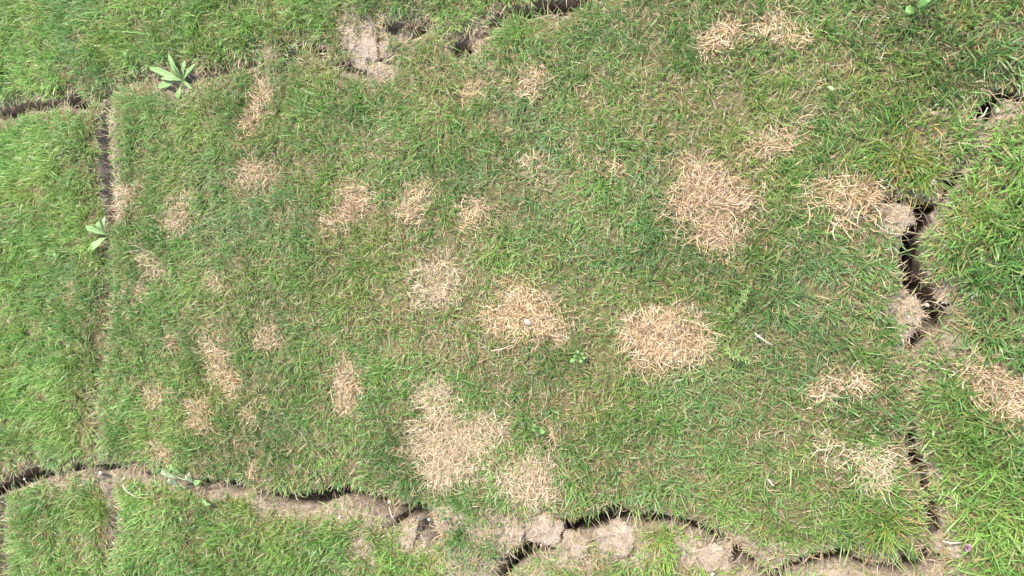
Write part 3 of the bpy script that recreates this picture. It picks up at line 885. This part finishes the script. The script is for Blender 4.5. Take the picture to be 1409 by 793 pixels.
w = weed(150, 322, 'pale weed sprouting from the narrow crack', up=.012)
leaf(w, (152,324), (129,312), 8, M_PALE, .020, 0, 'lance', .3, .001)
leaf(w, (151,326), (138,347), 11, M_PALE, .022, 0, 'lance', .3, .001)
leaf(w, (151,322), (145,306), 9, M_PALE, .018, 0, 'spoon')
leaf(w, (152,322), (157,300), 6, M_WILT, .022, 0, 'spoon')
leaf(w, (151,327), (126,346), 5, M_PALE, .010, 0, 'lance')
stem(w, [(151,324,-.03),(151,323.5,-.005),(151,323,.006)], .003, M_PALE)

w = weed(272, 664, 'wilted pale weed with limp leaves lying across the crack', up=.026)
stem(w, [(276,670,-.03),(274,668,.0),(262,669,.012),(257,664,.018)], .0022, M_WILT)
stem(w, [(276,670,-.02),(270,660,.012),(258,656,.016),(250,651,.018)], .002, M_WILT)
stem(w, [(276,668,-.01),(279,678,.010),(284,685,.010),(291,689,.008)], .002, M_WILT)
leaf(w, (256,656), (238,642), 7.5, M_WILT, .020, 0, 'lance', .4, .0015, bz=.014)
leaf(w, (257,664), (249,653), 7.5, M_WILT, .022, 0, 'lance', .35, .0015, bz=.014)
leaf(w, (258,650), (248,636), 6, M_PALE, .016, 0, 'lance', .3, .001, bz=.012)
leaf(w, (284,684), (299,692), 6.0, M_PALE, .012, .003, 'lance', .3, .001, bz=.008)
leaf(w, (273,664), (288,658), 7.5, M_PALE, .016, 0, 'lance', .3, .001, bz=.008)
leaf(w, (273,662), (273,646), 5, M_WILT, .022, 0, 'lance', .3, .001)
leaf(w, (274,664), (266,650), 5, M_WILT, .018, 0, 'lance', .3, .001)

def feathery(px, py, lab, branches):
    w = weed(px, py, lab, 'feathery_weed', up=.006)
    for pts in branches:
        stem(w, pts, .0017, M_FEATHER)
        for i in range(1, len(pts)):
            (xa, ya, ha), (xb, yb, hb) = pts[i - 1], pts[i]
            for s in (0.35, 0.8):
                qx, qy, qh = xa + (xb - xa) * s, ya + (yb - ya) * s, ha + (hb - ha) * s
                dx, dy = xb - xa, yb - ya
                l = math.hypot(dx, dy) + 1e-6; dx, dy = dx / l, dy / l
                for sd in (-1, 1):
                    e = (qx + dx * 4 - sd * dy * 4 * (1 - .3 * s), qy + dy * 4 + sd * dx * 4 * (1 - .3 * s))
                    leaf(w, (qx, qy), e, 1.7, M_FEATHER, .004, 0, 'lance', .2, 0, bz=qh)
    return w
feathery(999, 476, 'feathery thin weed creeping from a round dead patch', [[(999,474,0),(1003,484,.022),(1012,490,.030),(1024,491,.032),(1033,495,.030)],
                                                                         [(1012,489,.030),(1017,485,.032),(1018,481,.032)]])
feathery(1001, 446, 'upright thin weed with a knobbly tip beside the creeping one', [[(1000,446,0),(1010,433,.022),(1021,419,.036),(1029,408,.042),(1033,394,.044)],
                                                                                   [(1022,418,.034),(1025,409,.040),(1026,402,.042)]])
w = weed(803, 490, 'tiny bright green seedling clump in short grass', 'seedling', up=.012)
for t in ((795,488),(801,481),(808,484),(812,491),(806,498),(790,496)):
    leaf(w, (803,490), t, 5, M_LEAF, .014, 0, 'spoon', bz=.008)
stem(w, [(803,490,-.014),(803,490,0),(803,489.6,.010)], .0015, M_LEAF)
w = weed(747, 589, 'small seedling with two broad leaves beside a tiny dead spot', 'seedling', up=.012)
leaf(w, (746,590), (757,591), 8, M_LEAF, .012, 0, 'round', .15, bz=.010)
leaf(w, (746,590), (742,579), 6, M_LEAF, .016, 0, 'round', .15, bz=.010)
leaf(w, (746,590), (738,588), 4, M_LEAF, .010, 0, 'round', .15, bz=.010)
stem(w, [(746,590,-.014),(746,590,0),(746,589.6,.012)], .0013, M_LEAF)
w = weed(1256, 24, 'weed with two round pale leaves in the coarse grass', 'seedling', up=.02)
leaf(w, (1254,26), (1240,30), 13, M_LEAF, .016, 0, 'round', .12, bz=.014)
leaf(w, (1257,22), (1274,13), 11, M_LEAF, .018, 0, 'round', .12, bz=.014)
stem(w, [(1256,25,-.02),(1256,24.5,0),(1255.5,24,.016)], .0014, M_LEAF)
for (a, b, c, d_, wd, lab) in ((190,87,193,79,6,'lone pale oval leaf poking out of the lush grass'),(92,358,93,349,6,'lone pale leaf in the lush strip across the narrow crack'),
                               (1138,126,1147,133,4,'pale fallen leaf in grass near the slanting dead streak'),(262,711,268,707,7,'small pale leaf in the grass past the wilted weed')):
    x, y = map(float, P(a, b)); e = empty('single_leaf', x, y, gz(x, y) + .018)
    tag(e, lab, 'leaf')
    leaf(e, (a, b), (c, d_), wd, M_PALE if a < 1000 else M_WILT, .010, 0, 'round', .2, bz=.010)
    stem(e, [(a, b, -.02), (a, b - .4, -.004), (a + .3, b - .4, .011)], .0009, M_WILT, 'stalk')

# ------------------------------------------------------------------ pebbles, stalks, a flower
def pebble(px, py, r, material, lab, up=0.004, seed=0):
    x, y = map(float, P(px, py)); m = float(PXM(px)); r = r / m
    bm = bmesh.new(); bmesh.ops.create_icosphere(bm, subdivisions=3, radius=1)
    o3 = Vector((seed * 2.3 + 5, seed * 1.1, 3))
    for v in bm.verts:
        p = v.co * (1 + 0.35 * mnoise.noise(v.co * 1.4 + o3) + 0.15 * mnoise.noise(v.co * 3.5 + o3))
        v.co = (p.x * r, p.y * r * 0.72, p.z * r * 0.6)
    me = bpy.data.meshes.new('pebble'); bm.to_mesh(me); bm.free()
    me.materials.append(material)
    o = bpy.data.objects.new('pebble', me); col.objects.link(o)
    o.location = (x, y, gz(x, y) + up + r * .25); o.rotation_euler[2] = seed * 1.3
    tag(o, lab, 'pebble')
for i, (a, b, r, mt, lab) in enumerate((
    (1283.5,156.5,4.2,M_STONE,'white chalk pebble on bare soil near the yellowish tuft'),
    (1375.5,150,3.6,M_STONE,'white chalk pebble on the lip of the small black hole'),
    (132,653,3.2,M_STONE,'white pebble in the bare furrow junction'),
    (170,659,2.4,M_FLINT,'pale pebble at the end of the bare furrow'),
    (1276,420,3.0,M_FLINT,'pale flint on the bulging clod at the wide crack'),
    (1299,417,1.8,M_FLINT,'pale flint in the side split of the wide crack'),
    (1284,252,4.5,M_FLINT,'tan pebble on the clod under the drooping tuft'),
    (729,443,5.0,M_FLINT,'pale stone in the middle of a round dead patch'),
    (868,754,2.6,M_STONE,'tiny white stone beside the broad clay clod'),
    (942,764,2.6,M_STONE,'tiny white stone near the slanting crack'),
    (981,789,3.0,M_STONE,'white stone beside the clod by the slanting crack'),
    (467,712,2.4,M_STONE,'tiny white stone on the bare rim near the wedged clod'),
    (589,716,2.6,M_FLINT,'white chalk lump on the pale clay lip'),
    (531,693,2.8,M_FLINT,'white chalk lump on the overhanging edge of the fork'),
    (705,736,2.0,M_FLINT,'white chip on the grey clay clod'),
    (27,661,2.2,M_STONE,'white speck in the crack by the corner turf block'))):
    up = {4: .018, 6: .02, 7: .012, 12: .014, 14: .014}.get(i, .004)
    pebble(a, b, r, mt, lab, up, i)

def stalk(pts, r, lab):
    x, y = map(float, P(pts[0][0], pts[0][1])); e = empty('dry_stalk', x, y, gz(x, y))
    tag(e, lab, 'stalk')
    o = stem(e, pts, r, M_STALK, 'straw')
stalk([(1297,745,.020),(1307,746,.026),(1318,745.5,.026),(1324,746,.024)], .0017, 'white stalk lying beside the pink flower')
stalk([(172,668,.006),(182,675,.014),(190,679,.016),(197,684,.012)], .0018, 'bleached stalk lying where the bare furrow meets the crack')
stalk([(533,700,.012),(538,710,.018),(545,722,.016)], .0012, 'thin straw bridging the fork of the crack')
stalk([(1040,458,.02),(1052,467,.024),(1064,474,.022)], .0016, 'bleached stalk in the short grass near the feathery weed')
stalk([(1344,165,.015),(1352,160,.022),(1357,150,.022)], .0018, 'pale stalk sticking over the small black hole')
stalk([(1058,655,.02),(1064,662,.026),(1068,666,.022)], .002, 'short white stalk near a tiny dead spot')
stalk([(680,482,.02),(694,480,.024),(710,474,.022)], .0014, 'pale stalk beside the dead patch with the pale stone')

x, y = map(float, P(1328, 748)); fl = empty('clover_flower', x, y, gz(x, y) + .022)
tag(fl, 'small pink flower head in the coarse grass', 'flower')
stem(fl, [(1328,748,-.026),(1328,748.2,-.01),(1328,748,.002)], .001, M_FEATHER)
V, F = [], []
for i in range(46):
    ph = i * 2.39996; zc = 1 - i / 46 * 1.25; rr = math.sqrt(max(0, 1 - zc * zc))
    d = Vector((rr * math.cos(ph), rr * math.sin(ph), zc)); u = d.orthogonal().normalized() * .0013; c = Vector((0, 0, .004))
    k = len(V)
    V += [c + d * .002 - u * .5, c + d * .002 + u * .5, c + d * .0055 + u, c + d * .0070, c + d * .0055 - u]
    F.append((k, k + 1, k + 2, k + 3, k + 4))
mesh_obj('petals', V, F, M_PINK, fl)
print('blades', NB, 'tris', sum(len(o.data.loops) - 2 * len(o.data.polygons) for o in bpy.data.objects if o.type == 'MESH'))
